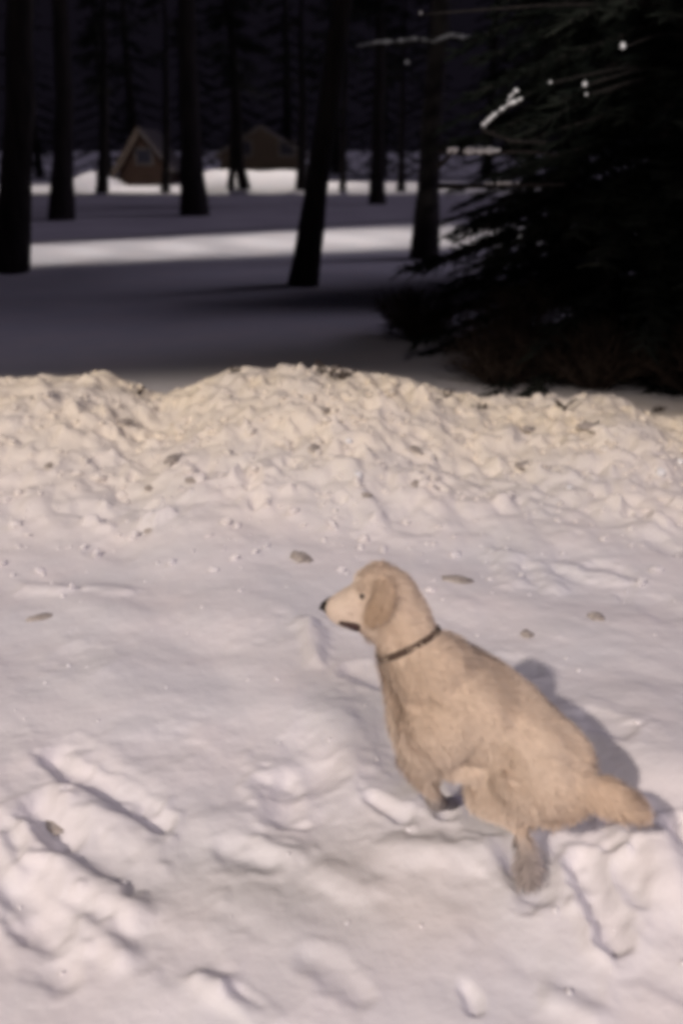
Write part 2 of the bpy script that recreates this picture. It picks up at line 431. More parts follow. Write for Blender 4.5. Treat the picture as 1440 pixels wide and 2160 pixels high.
def t6_extra(root, limbs, crown, snow, on_trunk, rr):
    Yb = root.location.y
    # long horizontal snow-covered branch crossing the trunk
    for seq, r in (([(916, 92), (880, 84), (838, 90), (795, 92), (752, 101)], .028), ([(916, 90), (950, 76), (978, 82), (1012, 84)], .026)):
        bp = [atY(a, b_, Yb - .12 - .1 * i) for i, (a, b_) in enumerate(seq)]
        V, Fc = tube(bp, [r * (1 - .7 * i / (len(bp) - 1)) for i in range(len(bp))], 6); limbs.add(V, Fc)
        needles_along(crown, bp, rr, 60, .22, .008, .6)
        sm = MB(); snow.append(sm)
        for i in range(60):
            t = i / 60 * (len(bp) - 1.001); k = int(t); p = bp[k].lerp(bp[k + 1], t - k)
            blob(sm, p + Vector((rr.uniform(-.02, .02), -.01, .03)), rr.choice([.010, .014, .02, .03, .044]), i, .55, 1)
    pass
def t6_all(root, limbs, crown, snow, on_trunk, rr):
    t6_extra(root, limbs, crown, snow, on_trunk, rr)
    p = atY(858, 130, root.location.y - .3); o = on_trunk(p.z + .15)
    V, Fc = tube([o, o.lerp(p, .5) + Vector((0, 0, .03)), p + Vector((0, .02, -.02))], [.02, .012, .006], 5); limbs.add(V, Fc)
    sm = MB(); blob(sm, p, .036, 9, .8, 2); snow.append(sm)
b = gz(895, 545); pine(b, path_for(b, [(902, 400), (915, 200), (928, 60)]), .21, 11, 'straight dark pine right of the lit strip, with snow on its low branches', 3, 5.0, G1, extra=t6_all)

G2 = 'pines along the far side of the lit snow strip'
b = gz(130, 466); pine(b, path_for(b, [(133, 330), (136, 200)]), .30, 12, 'short-looking dark trunk second from left, its foot above the lit strip', 4, 5.8, G2)
b = gz(412, 456); pine(b, path_for(b, [(404, 330), (398, 180)]), .36, 13, 'wide dark trunk in the middle left, its foot above the lit strip', 5, 6.0, G2)
b = gz(795, 432); pine(b, path_for(b, [(796, 330), (798, 220)]), .26, 12, 'faint dark trunk across the road, between the leaning and the straight pine', 6, 6.0, G2)

G3 = 'thin trees in front of the far snow bank'
for i, (px, r, lab) in enumerate([(215, .26, 'thin dark tree by the far bank, left of the brown cabin'),
                     (348, .20, 'thin dark tree at the right corner of the brown cabin'),
                     (487, .17, 'thin dark tree far off, left one of the close pair on the bright bank'),
                     (518, .27, 'leaning dark tree far off, right one of the close pair on the bright bank'),
                     (634, .24, 'thin dark tree far off, just left of the leaning pine'),
                     (722, .16, 'thin dark tree far off, just right of the leaning pine'),
                     (845, .18, 'thin dark tree far off, just left of the straight pine')]):
    b = gz(px, 406); pine(b, path_for(b, [(px - 12 if i == 3 else px + 2, 350), (px - 16 if i == 3 else px + 3, 280)]), r, 9 + i % 3, lab, 20 + i, 4.6 if i != 1 else 5.5, G3, nb=16, blades=60, stubs=2)

def spruce(base, height, rad, label, seed, group, levels=26, per=9, blades=60, snowy=0.0, z0=.3, name='spruce_tree', low=None, bw=.012):
    rr = random.Random(seed)
    root = empty(name, base); tag(root, label, 'tree', group)
    tp = [base + Vector((0, 0, -.15))] + [base + Vector((rr.uniform(-.03, .03), rr.uniform(-.03, .03), height * k / 8)) for k in range(9)]
    V, Fc = tube(tp, [height * .022 * (1 - .95 * max(0, k - 1) / 8) + .01 for k in range(10)], 8, .05, seed)
    limbs = MB(); crown = MB(); snow = []; limbs.add(V, Fc)
    for lv in range(levels):
        t = lv / levels; z = z0 + (height - z0) * t
        for k in range(per):
            a = rr.uniform(0, 6.28); L = rad * (1 - t) ** .8 * rr.uniform(.7, 1.15) + .1
            bp = [base + Vector((math.cos(a) * L * s, math.sin(a) * L * s, z - L * (.15 * s + .28 * s * s) + .12 * L * s ** 3 + rr.uniform(-.03, .03))) for s in (0, .25, .5, .75, 1)]
            V, Fc = tube(bp, [.022 * (1 - .8 * j / 4) for j in range(5)], 4); limbs.add(V, Fc)
            n = int(blades * (L / rad + .2))
            for i in range(n):
                s = rr.random() ** .7 * 3.999; j = int(s); p = bp[j].lerp(bp[j + 1], s - j)
                side = rr.choice([-1, 1]) * rr.uniform(.4, 1.3); a2 = a + side
                d = Vector((math.cos(a2), math.sin(a2), rr.uniform(-.7, .1))).normalized()
                blade(crown, p, d, rr.uniform(.12, .34) * (1.1 - .5 * s / 4), bw, rr)
    if low: low(limbs, snow, rr, root)
    limbs.build('trunk', M_bark, root, True); crown.build('crown', M_needle, root)
    for sm in snow: sm.build('branch_snow' if len(sm.v) > 200 else 'snow_lump', M_snowload, root, True)
    return root

def dots(limbs, snow, rr, root):   # snow lumps on twig ends of the near spruce
    low_boughs(limbs, snow, rr, root)
    base = root.location
    for (px, py, r) in ((1313, 95, .023), (1233, 176, .020), (1160, 172, .011), (1236, 198, .010), (887, 26, .010)):
        p = atY(px, py, base.y - 1.35)
        o = Vector((base.x, base.y, p.z + .25))
        V, Fc = tube([o, o.lerp(p, .6) + Vector((0, 0, .02)), p - Vector((0, -.02, r * .6))], [.02, .012, .006], 5); limbs.add(V, Fc)
        sm = MB(); blob(sm, p, r, px, .95, 2); snow.append(sm)
    
def low_boughs(limbs, snow, rr, root):
    Yb = root.location.y - 1.25
    crown = limbs
    # rising forked branch with snow
    for seq in ([(1150, 300), (1075, 296), (1015, 272), (1046, 244), (1072, 226), (1100, 214)], [(1070, 228), (1078, 208), (1088, 196)]):
        bp = [atY(a, b_, Yb - .3 - .08 * i) for i, (a, b_) in enumerate(seq)]
        V, Fc = tube(bp, [.014 * (1 - .6 * i / (len(bp) - 1)) for i in range(len(bp))], 6); limbs.add(V, Fc)
        sm = MB(); snow.append(sm)
        for i in range(36):
            t = 1.9 + i / 36 * (len(bp) - 2.91) if len(seq) > 3 else i / 36 * (len(bp) - 1.001)
            k = int(t); p = bp[k].lerp(bp[k + 1], t - k)
            blob(sm, p + Vector((0, -.01, .022)), rr.choice([.006, .009, .013, .022]), i, .7, 1)
    # boughs weighed down by snow
    for seq, n, rb in (([(925, 318), (980, 322), (1040, 322), (1100, 318), (1180, 326)], 30, .026), ([(925, 392), (1000, 392), (1085, 390), (1190, 388)], 14, .012), ([(925, 350), (945, 330), (955, 318)], 18, .018)):
        bp = [atY(a, b_, Yb - .4 - .1 * i) for i, (a, b_) in enumerate(seq)]
        V, Fc = tube(bp, [.02 * (1 - .6 * i / (len(bp) - 1)) for i in range(len(bp))], 6); limbs.add(V, Fc)
        pass
        sm = MB(); snow.append(sm)
        for i in range(n):
            t = 1.1 + i / n * 1.0 if n > 20 else (1.3 + i / n * .7 if n > 10 else i / n * (len(bp) - 1.01))
            k = int(t); p = bp[k].lerp(bp[k + 1], t - k)
            blob(sm, p + Vector((rr.uniform(-.03, .03), -.02, .018)), rr.uniform(.35, 1.5) * rb, i, .75, 1)

GS = 'dark spruces at the right'
z = Hs(3.0, 8.9); spruce(Vector((2.9, 8.3, z)), 8.5, 2.3, 'big dark spruce at the right behind the bank, bits of snow on its boughs', 41, GS, 44, 15, 110, .03, .12, low=dots, bw=.016)
z = Hs(2.0, 11.6); spruce(Vector((2.75, 11.8, z)), 6.0, 1.5, 'smaller dark spruce half hidden left of the big one', 42, GS, 34, 10, 80, .05, .15)
z = Hs(4.6, 13); spruce(Vector((4.9, 13.4, z)), 9.0, 2.3, 'dark spruce behind the big one, at the right edge', 43, GS, 34, 12, 80, 0, .1, bw=.02)
z = Hs(5.2, 7.0); spruce(Vector((4.75, 7.7, z)), 8.5, 2.1, 'dark spruce cut off by the right edge, nearest to the bank', 45, GS, 34, 13, 90, 0, .1, bw=.02)

GB = 'bare brown shrubs just behind the snow bank'
def shrub(x, y, r, h, seed, label):
    rr = random.Random(seed); base = Vector((x, y, Hs(x, y))); root = empty('bare_shrub', base); tag(root, label, 'shrub', GB)
    m = MB(); tips = MB()
    for i in range(80):
        a = rr.uniform(0, 6.28); q = rr.random() ** .6
        p = [base + Vector((rr.uniform(-.06, .06), rr.uniform(-.06, .06), -.05))]
        for k in (1, 2, 3, 4): p.append(base + Vector((math.cos(a) * r * q * (k / 4) ** .8, math.sin(a) * r * q * (k / 4) ** .8, h * (k / 4) * (1.1 - .5 * q * q) + rr.uniform(-.03, .03))))
        V, Fc = tube(p, [.011, .009, .007, .005, .002], 5); m.add(V, Fc)
        for j in range(30):
            s_ = rr.uniform(.6, 3.99); k = int(s_); o = p[k].lerp(p[k + 1], s_ - k)
            d = (p[k + 1] - p[k]).normalized() + Vector((rr.gauss(0, .6), rr.gauss(0, .6), rr.gauss(.1, .5)))
            blade(tips, o, d.normalized(), rr.uniform(.06, .2), .0035, rr)
    m.build('stem', M_twig, root, True); tips.build('twigs', M_twig, root)
shrub(1.30, 7.1, .50, .36, 501, 'bare brown shrub behind the bank, leftmost of the row')
shrub(2.00, 6.95, .60, .42, 502, 'bare brown shrub behind the bank, second from the left of the row')
shrub(2.75, 6.8, .60, .45, 503, 'bare brown shrub behind the bank at the right edge')
shrub(1.65, 7.9, .65, .55, 504, 'bare brown shrub farther back, between the bank row and the spruces')
shrub(0.75, 8.9, .50, .40, 505, 'small bare shrub standing alone left of the others')
# far wood: individual dark conifers behind the cabins
GF = 'far conifers behind the cabins'
fx = [-24, -19.5, -16, -12.8, -9.5, -6.2, -3.4, -.4, 2.6, 5.6, 8.8, 12.2, 16, 20]
posn = ['outermost left', 'second from left', 'third from left', 'fourth from left', 'fifth from left', 'sixth from left', 'seventh from left', 'seventh from right', 'sixth from right', 'fifth from right', 'fourth from right', 'third from right', 'second from right', 'outermost right']
for i, x in enumerate(fx):
    y = 65 + (i * 7 % 5) * 2.2
    z = Hs(x, y)
    spruce(Vector((x * 1.13, y, z)), 14 + (i * 5 % 4) * 1.3, 3.4, 'dark conifer in the far wood, %s of the row' % posn[i], 60 + i, GF, 20, 8, 34, 0, .5, name='conifer_tree', bw=.07)

# ---------------------------------------------------------------- cabins beyond the road
M_wood = mat('brown_boards', (0.026, 0.013, 0.009), 0.8, (0.038, 0.019, 0.013), 1.2, .4, 6, stretch=(1, 1, 8))
M_plas = mat('tan_boards', (0.035, 0.024, 0.018), 0.8, (0.052, 0.036, 0.027), 1.0, .3, 6, stretch=(1, 1, 8))
M_pale = mat('pale_boards', (0.06, 0.045, 0.038), 0.8, (0.08, 0.06, 0.05), 2)
M_roof = mat('roof_tin', (0.06, 0.05, 0.05), 0.6, (0.09, 0.08, 0.08), 2)
M_glass = mat('dark_glass', (0.02, 0.02, 0.03), 0.1, spec=.6)
def boxv(x0, x1, y0, y1, z0, z1):
    return [(x0, y0, z0), (x1, y0, z0), (x1, y1, z0), (x0, y1, z0), (x0, y0, z1), (x1, y0, z1), (x1, y1, z1), (x0, y1, z1)], [(3, 2, 1, 0), (4, 5, 6, 7), (0, 1, 5, 4), (1, 2, 6, 5), (2, 3, 7, 6), (3, 0, 4, 7)]
def cabin(px0, px1, Yd, hw, hr, wallmat, label, xwin, barge=None):
    x0 = atY(px0, 380, Yd).x; x1 = atY(px1, 380, Yd).x; g = Hs((x0 + x1) / 2, Yd) - .2; D = 5.0
    root = empty('cabin', ((x0 + x1) / 2, Yd, g)); tag(root, label, 'cabin')
    xm = (x0 + x1) / 2
    V = [(x0, Yd, g), (x1, Yd, g), (x1, Yd, g + hw), (xm, Yd, g + hw + hr), (x0, Yd, g + hw), (x0, Yd + D, g), (x1, Yd + D, g), (x1, Yd + D, g + hw), (xm, Yd + D, g + hw + hr), (x0, Yd + D, g + hw)]
    Fc = [(0, 1, 2, 3, 4), (9, 8, 7, 6, 5), (1, 6, 7, 2), (5, 0, 4, 9), (0, 5, 6, 1)]
    mesh_obj('wall', V, Fc, wallmat, root)
    m = MB(); o = .35; th = .14
    for s in (-1, 1):
        xe = xm + s * ((x1 - x0) / 2 + o); ze = g + hw - o * hr / ((x1 - x0) / 2)
        A_ = [(xm, Yd - o, g + hw + hr + .01), (xe, Yd - o, ze + .01), (xe, Yd + D + o, ze + .01), (xm, Yd + D + o, g + hw + hr + .01)]
        m.add(A_ + [(a[0], a[1], a[2] + th) for a in A_], [(0, 1, 2, 3), (7, 6, 5, 4), (0, 4, 5, 1), (1, 5, 6, 2), (2, 6, 7, 3), (3, 7, 4, 0)])
    m.build('roof', M_roof, root)
    if barge:
        s = -1; xe = xm + s * ((x1 - x0) / 2 + o); ze = g + hw - o * hr / ((x1 - x0) / 2); m = MB()
        A_ = [(xm, Yd - o - .06, g + hw + hr - .25), (xe, Yd - o - .06, ze - .5), (xe, Yd - o - .01, ze - .5), (xm, Yd - o - .01, g + hw + hr - .25)]
        m.add(A_ + [(a[0], a[1], a[2] + .5) for a in A_], [(0, 1, 2, 3), (7, 6, 5, 4), (0, 4, 5, 1), (1, 5, 6, 2), (2, 6, 7, 3), (3, 7, 4, 0)])
        m.build('gable_board', M_pale, root)
    for xw in xwin:
        m = MB(); V, Fc = boxv(xw - .5, xw + .5, Yd - .06, Yd - .004, g + 1.3, g + 2.2); m.add(V, Fc); wf = m.build('window', M_roof, root)
        m = MB(); V, Fc = boxv(xw - .4, xw + .4, Yd - .08, Yd - .063, g + 1.4, g + 2.1); m.add(V, Fc)
        p = mesh_obj('pane', np.array(m.v) - np.array(root.location), m.f, M_glass); p.parent = wf
    return root
cxm = atY(300, 380, 54).x
cabin(252, 352, 54, 1.35, 1.75, M_wood, 'small brown gabled cabin beyond the road, pale board on its left roof edge', [cxm + .2], True)
cxm = atY(560, 380, 56).x
cabin(465, 640, 56, 1.4, 1.45, M_plas, 'wider tan cabin beyond the road, behind the bright bank', [cxm - 1.2, cxm + 1.3])

# ---------------------------------------------------------------- twigs and clods on the bank
GT = 'dry twigs and weeds sticking out of the snow bank'
tw = [(495, 785, .10, 'short dark twig on the crest above the middle left dip'), (690, 790, .12, 'dark weed tuft on the bank crest, left one of two close together'),
      (722, 800, .13, 'dark weed tuft on the bank crest, right one of two close together'), (945, 842, .09, 'dark twig at the crest just below the straight pine'),
      (1010, 862, .10, 'short upright stub on the crest below the spruces'), (1190, 862, .16, 'dense dark weed clump on the right part of the crest'),
      (1250, 905, .08, 'small dark twig lying under the weed clump at the right'), (1385, 868, .14, 'dark weed clump at the right end of the crest'),
      (290, 832, .09, 'brownish twig on the crest at the left of the dip')]
def bank_pt(px, py):
    d = ray(px, py); t = 3.0 / d.y
    while t * d.y < 7:
        p = Vector((0, 0, CAMH)) + d * t
        if p.z <= Hs(p.x, p.y): return Vector((p.x, p.y, Hs(p.x, p.y)))
        t += .01 / d.y
    return Vector((d.x * YC / d.y, YC, Hs(d.x * YC / d.y, YC)))
for i, (px, py, h, lab) in enumerate(tw):
    rr = random.Random(300 + i); p = bank_pt(px, py)
    m = MB(); n = rr.randint(4, 7) if h > .095 else 3
    for k in range(n):
        a = rr.uniform(0, 6.28); l = h * rr.uniform(.5, 1.0)
        q = p + Vector((rr.uniform(-.03, .03), rr.uniform(-.02, .02), -.02))
        e = q + Vector((math.cos(a) * l * .7, math.sin(a) * l * .4, l * rr.uniform(.3, .9)))
        V, Fc = tube([q, q.lerp(e, .5) + Vector((rr.uniform(-.01, .01), 0, .008)), e], [.008, .006, .003], 5); m.add(V, Fc)
        for j in range(3):
            s = q.lerp(e, rr.uniform(.4, 1)); d = Vector((rr.uniform(-1, 1), rr.uniform(-1, 1), rr.uniform(-.3, .6))).normalized()
            blade(m, s, d, rr.uniform(.02, .045), .006, rr)
    tag(m.build('weed_tuft', M_twig, origin=p), lab, 'weed', GT)
M_clod = mat('dirty_ice', (0.50, 0.455, 0.42), 0.85, (0.33, 0.29, 0.26), 30, .5, 60)
GC = 'small dirty clods lying on the snow'
for i, (px, py, lp, wp, ang, lab) in enumerate([
    (262, 891, 22, 10, 0, 'dirty clod high on the bank near its left dip'), (368, 968, 30, 13, 55, 'slanting dirty clod on the left half of the bank face'),
    (408, 1014, 22, 9, 10, 'flat dirty clod just below the slanting one on the left'), (314, 1032, 11, 9, 0, 'tiny round dirty clod low on the left of the bank'),
    (105, 983, 11, 9, -20, 'tiny dirty clod at the far left of the bank'), (661, 947, 20, 11, 75, 'upright dirty clod in the middle of the bank, left of the ice lumps'),
    (684, 866, 15, 9, 0, 'small dirty clod high in the middle of the bank'), (872, 950, 32, 10, -55, 'long dirty clod right of the ice lumps, slanting down right'),
    (876, 1020, 20, 10, 80, 'upright dirty clod under the long slanting one'), (773, 1047, 14, 8, 10, 'small dirty clod right below the ice lumps'),
    (1115, 908, 18, 10, 0, 'dirty clod high on the right half of the bank'), (1103, 990, 20, 13, 30, 'dirty clod in the middle of the right half of the bank'),
    (1245, 902, 30, 13, -15, 'biggest dirty clod at the right, below the dense weed clump'), (325, 1122, 32, 9, -15, 'long flat dirty clod at the foot of the bank on the left'),
    (635, 1177, 26, 14, -30, 'dirty clod on the flat snow up left of the dog head'), (965, 1224, 38, 12, -3, 'long dirty clod lying right of the dog head'),
    (1258, 1303, 17, 15, 70, 'dark clod lying farthest right on the flat snow'), (85, 1304, 38, 8, 14, 'thin long dirty clod at the left edge of the flat snow'),
    (112, 1746, 34, 11, -38, 'dirty clod in the trampled groove at the lower left'), (1112, 1340, 16, 10, 0, 'small grey clod above the shadow of the dog')]):
    rr = random.Random(700 + i); p = bank_pt(px, py) if py < 1100 else gz(px, py); dep = p.y * math.cos(PITCH) + (CAMH - p.z) * math.sin(PITCH)
    L_ = lp * dep / F; W_ = wp * dep / F * (1.0 if ang < 45 else .9); a = R(ang); m = MB(); bm = bmesh.new(); bmesh.ops.create_icosphere(bm, subdivisions=3, radius=1)
    V = []
    for v in bm.verts:
        k = 1 + .55 * mn.noise(v.co * 1.6 + Vector((i * 3.7, 1, i))) + .2 * mn.noise(v.co * 5 + Vector((i, i, 2)))
        lx = v.co.x * L_ * .8 * k; ly = v.co.y * W_ * 1.1 * k; lz = v.co.z * W_ * .5 * k
        V.append(p + Vector((lx * math.cos(a) - ly * math.sin(a), (lx * math.sin(a) + ly * math.cos(a)) * 1.25, lz + W_ * .12)))
    m.add(V, [tuple(v.index for v in f.verts) for f in bm.faces]); bm.free()
    tag(m.build('dirty_clod', M_clod, smooth=True, origin=p), lab, 'clod', GC)
# crumbs of broken snow, too many to count
rr = random.Random(91); xs_, ys_, rs_ = [], [], []
for i in range(1500):
    y = rr.triangular(3.3, 5.75, 5.0); x = rr.uniform(-2.8, 3.1); xs_.append(x); ys_.append(y); rs_.append(min(.036, .006 + rr.expovariate(140)))
for i in range(90):
    xs_.append(rr.uniform(-1.6, 1.8)); ys_.append(rr.uniform(1.15, 3.6)); rs_.append(rr.uniform(.004, .010))
zs_ = H(np.array(xs_), np.array(ys_)); m = MB()
bm = bmesh.new(); bmesh.ops.create_icosphere(bm, subdivisions=1, radius=1); iv = [v.co.copy() for v in bm.verts]; fv = [tuple(v.index for v in f.verts) for f in bm.faces]; bm.free()
for x, y, z, r in zip(xs_, ys_, zs_, rs_):
    q = Matrix.Rotation(rr.uniform(0, 6.28), 3, Vector((rr.uniform(-1, 1), rr.uniform(-1, 1), 1)).normalized()); sx, sy, sz = rr.uniform(.7, 1.5), rr.uniform(.6, 1.1), rr.uniform(.5, .9)
    m.add([Vector((x, y, z + r * .25)) + q @ Vector((v.x * sx, v.y * sy, v.z * sz)) * r * rr.uniform(.8, 1.2) for v in iv], fv)
cr = m.build('snow_crumbs', bpy.data.materials['snow']); tag(cr, 'loose crumbs and chunks of snow scattered over the ploughed bank', 'snow', kind='stuff')
GI = 'glinting lumps of ice on the bank'
for i, (px, py, r, lab) in enumerate([(735, 935, .020, 'bright ice lump on the middle of the bank, upper of two'), (755, 1005, .022, 'bright ice lump on the middle of the bank, lower of two'),
                      (1392, 1000, .028, 'bright ice lump on the right of the bank, near the edge'), (1434, 976, .020, 'bright ice lump at the very right edge of the bank'),
                      (1200, 1030, .016, 'small pale ice lump low on the right part of the bank')]):
    p = bank_pt(px, py); m = MB(); blob(m, p + Vector((0, 0, r * .3)), r, 50 + i, .8, 2)
    tag(m.build('ice_lump', M_ice, origin=p), lab, 'ice', GI)

# ---------------------------------------------------------------- the dog
def P(px, py, z): return atZ(px, py, z)
def fur_material():
    m = bpy.data.materials.new('fur'); m.use_nodes = True
    n = m.node_tree; b = n.nodes['Principled BSDF']
    at = n.nodes.new('ShaderNodeAttribute'); at.attribute_name = 'coat'
    n.links.new(at.outputs['Color'], b.inputs['Base Color'])
    b.inputs['Roughness'].default_value = .75; b.inputs['Specular IOR Level'].default_value = .15
    b.inputs['Sheen Weight'].default_value = .15
    return m
M_fur = fur_material()
M_nose = mat('nose_leather', (0.012, 0.010, 0.010), .4, (0.02, 0.016, 0.015), 60, .3, 200)
M_mouth = mat('mouth', (0.030, 0.014, 0.012), .5, (0.05, 0.022, 0.02), 40)
M_collar = mat('collar_webbing', (0.055, 0.035, 0.025), .8, (0.085, 0.055, 0.04), 80)
M_eye = mat('eye', (0.012, 0.008, 0.006), .12, spec=.7)

def chain(mb, pts, rads, step=.012, ell=None):
    """spheres along a polyline, merged later into one skin"""
    for i in range(len(pts) - 1):
        a, b_ = pts[i], pts[i + 1]; n = max(1, int((b_ - a).length / step))
        for k in range(n + (1 if i == len(pts) - 2 else 0)):
            t = k / n; p = a.lerp(b_, t); tt = t * t * (3 - 2 * t); r = rads[i] + (rads[i + 1] - rads[i]) * tt
            mb.add([p + v * r for v in ICO_V], ICO_F)
bm = bmesh.new(); bmesh.ops.create_icosphere(bm, subdivisions=2, radius=1)
ICO_V = [v.co.copy() for v in bm.verts]; ICO_F = [tuple(v.index for v in f.verts) for f in bm.faces]; bm.free()

def skin(mb, voxel, smooth):
    me0 = bpy.data.meshes.new('tmp'); me0.from_pydata([tuple(v) for v in mb.v], [], mb.f); me0.update()
    o = bpy.data.objects.new('tmp', me0); COL.objects.link(o)
    r = o.modifiers.new('r', 'REMESH'); r.mode = 'VOXEL'; r.voxel_size = voxel
    s = o.modifiers.new('s', 'SMOOTH'); s.iterations = smooth; s.factor = .5
    dg = bpy.context.evaluated_depsgraph_get(); ev = o.evaluated_get(dg); m2 = bpy.data.meshes.new_from_object(ev)
    nv = len(m2.vertices); V = np.empty(nv * 3); m2.vertices.foreach_get('co', V); V = V.reshape(-1, 3)
    Nn = np.empty(nv * 3); m2.vertices.foreach_get('normal', Nn); Nn = Nn.reshape(-1, 3)
    Fc = [tuple(p.vertices) for p in m2.polygons]
    bpy.data.objects.remove(o); bpy.data.meshes.remove(me0); bpy.data.meshes.remove(m2)
    return V, Nn, Fc

pel = P(1137, 1597, .36); chest = P(958, 1478, .47)
FWD = (chest - pel); FWD.z = 0; FWD.normalize(); LEFT = Vector((-FWD.y, FWD.x, 0))
def rel(base, f=0, l=0, u=0): return base + FWD * f + LEFT * l + Vector((0, 0, u))
gf = gz(930, 1712); gh = gz(1118, 1868)

body = MB()
loin = P(1062, 1530, .405)
chain(body, [rel(pel, -.035), pel, loin, chest, rel(chest, .07, 0, .02)], [.094, .116, .118, .134, .105])
chain(body, [rel(pel, 0, .035, .01), rel(loin, 0, .02, .02), rel(chest, 0, .03, .02)], [.09, .10, .115])
chain(body, [rel(pel, 0, -.035, .01), rel(loin, 0, -.02, .02), rel(chest, 0, -.03, .02)], [.09, .10, .115])
# underline of the chest and forechest
chain(body, [rel(chest, .04, 0, -.04), rel(chest, -.06, 0, -.05)], [.10, .105])
# neck
neck = P(868, 1372, .60); skull = P(818, 1256, .74)
chain(body, [rel(chest, .04, 0, .06), P(910, 1420, .56), neck, P(845, 1315, .67), skull], [.112, .102, .080, .076, .071])
chain(body, [rel(chest, .09, 0, .01), P(862, 1418, .53), P(848, 1365, .59)], [.085, .070, .062])
chain(body, [P(868, 1405, .54), P(880, 1445, .50), P(900, 1520, .42)], [.078, .088, .10])
# head: turned to the dog's left (towards the picture's left)
chain(body, [skull, P(800, 1246, .745), P(786, 1258, .73)], [.071, .069, .061])
chain(body, [P(812, 1232, .762), P(790, 1236, .752)], [.052, .045])
HF = (P(700, 1284, .700) - P(800, 1262, .725)); HF.normalize()      # head forward
chain(body, [P(785, 1266, .718), P(752, 1272, .715), P(728, 1280, .706), P(714, 1284, .703)], [.057, .048, .042, .036])
chain(body, [P(790, 1292, .69), P(756, 1300, .685), P(722, 1299, .688)], [.054, .038, .028])
chain(body, [P(800, 1310, .66), P(780, 1322, .655)], [.05, .030])
# near hind leg
kneeL = P(1032, 1668, 0.252); hockL = P(1096, 1748, 0.139)
chain(body, [rel(pel, .0, .05, -.01), P(1100, 1625, 0.311), P(1060, 1655, 0.269), kneeL], [.105, .108, .085, .060])
chain(body, [P(1120, 1640, 0.277), P(1110, 1690, 0.218), P(1080, 1715, 0.185)], [.09, .056, .030])
chain(body, [kneeL, P(1065, 1705, 0.193), hockL], [.058, .038, .020])
chain(body, [hockL, P(1106, 1790, 0.084), P(1112, 1838, gh.z + .06)], [.018, .018, .021])
chain(body, [P(1108, 1832, gh.z + .06), Vector((gh.x, gh.y, gh.z + .035)), Vector((gh.x, gh.y, gh.z + .024)) + FWD * .022], [.021, .020, .014])
# far hind leg
kR = rel(kneeL, .0, -.20, -.02); hR = rel(hockL, -.03, -.18, -.03); gR = Vector((hR.x + .02, hR.y + .01, 0)); gR.z = Hs(gR.x, gR.y)
chain(body, [rel(pel, .0, -.05, -.02), rel(pel, .02, -.07, -.10), kR], [.095, .085, .055])
chain(body, [kR, hR, Vector((gR.x, gR.y, gR.z + .03)), Vector((gR.x, gR.y, gR.z + .02)) + FWD * .04], [.05, .027, .021, .023])
# rump fringe
chain(body, [P(1170, 1640, 0.336), P(1195, 1672, 0.277), P(1170, 1700, 0.235), P(1120, 1715, 0.210)], [.085, .050, .030, .022])
chain(body, [P(1178, 1615, 0.353), P(1205, 1655, 0.311), P(1205, 1692, 0.252)], [.06, .045, .028])
# near front leg, folded back under the chest
elb = P(884, 1596, .33); wrL = P(903, 1650, .20)
chain(body, [rel(chest, .02, .06, -.01), P(905, 1545, .41), P(888, 1580, .355), elb], [.11, .088, .062, .050])
chain(body, [elb, P(893, 1628, .26), wrL], [.048, .036, .026])
chain(body, [wrL, P(918, 1682, .11), Vector((gf.x, gf.y, gf.z + .03)), Vector((gf.x, gf.y, gf.z + .02)) + FWD * .03], [.024, .019, .019, .022])
# chest feathering between the front legs, far front leg
chain(body, [P(930, 1570, .36), P(960, 1610, .33), P(1000, 1622, .33)], [.075, .035, .03])
gr = gz(928, 1634); eR = P(915, 1545, .34); wR = P(920, 1590, .17)
chain(body, [rel(chest, .03, -.05, -.02), eR, wR, Vector((gr.x, gr.y, gr.z + .03)), Vector((gr.x, gr.y, gr.z + .02)) + FWD * .02], [.09, .05, .026, .02, .022])
# tail
tl = [P(1185, 1625, 0.372), P(1236, 1657, 0.350), P(1278, 1677, 0.325), P(1312, 1691, 0.302), P(1334, 1700, 0.288)]
chain(body, tl, [.048, .032, .038, .036, .024])

V, Nn, Fc = skin(body, .0085, 6)
base_dog = Vector((loin.x, loin.y, Hs(loin.x, loin.y)))
dog = empty('dog', base_dog)
tag(dog, 'pale golden long-haired dog with a dark collar bounding through the snow', 'dog')

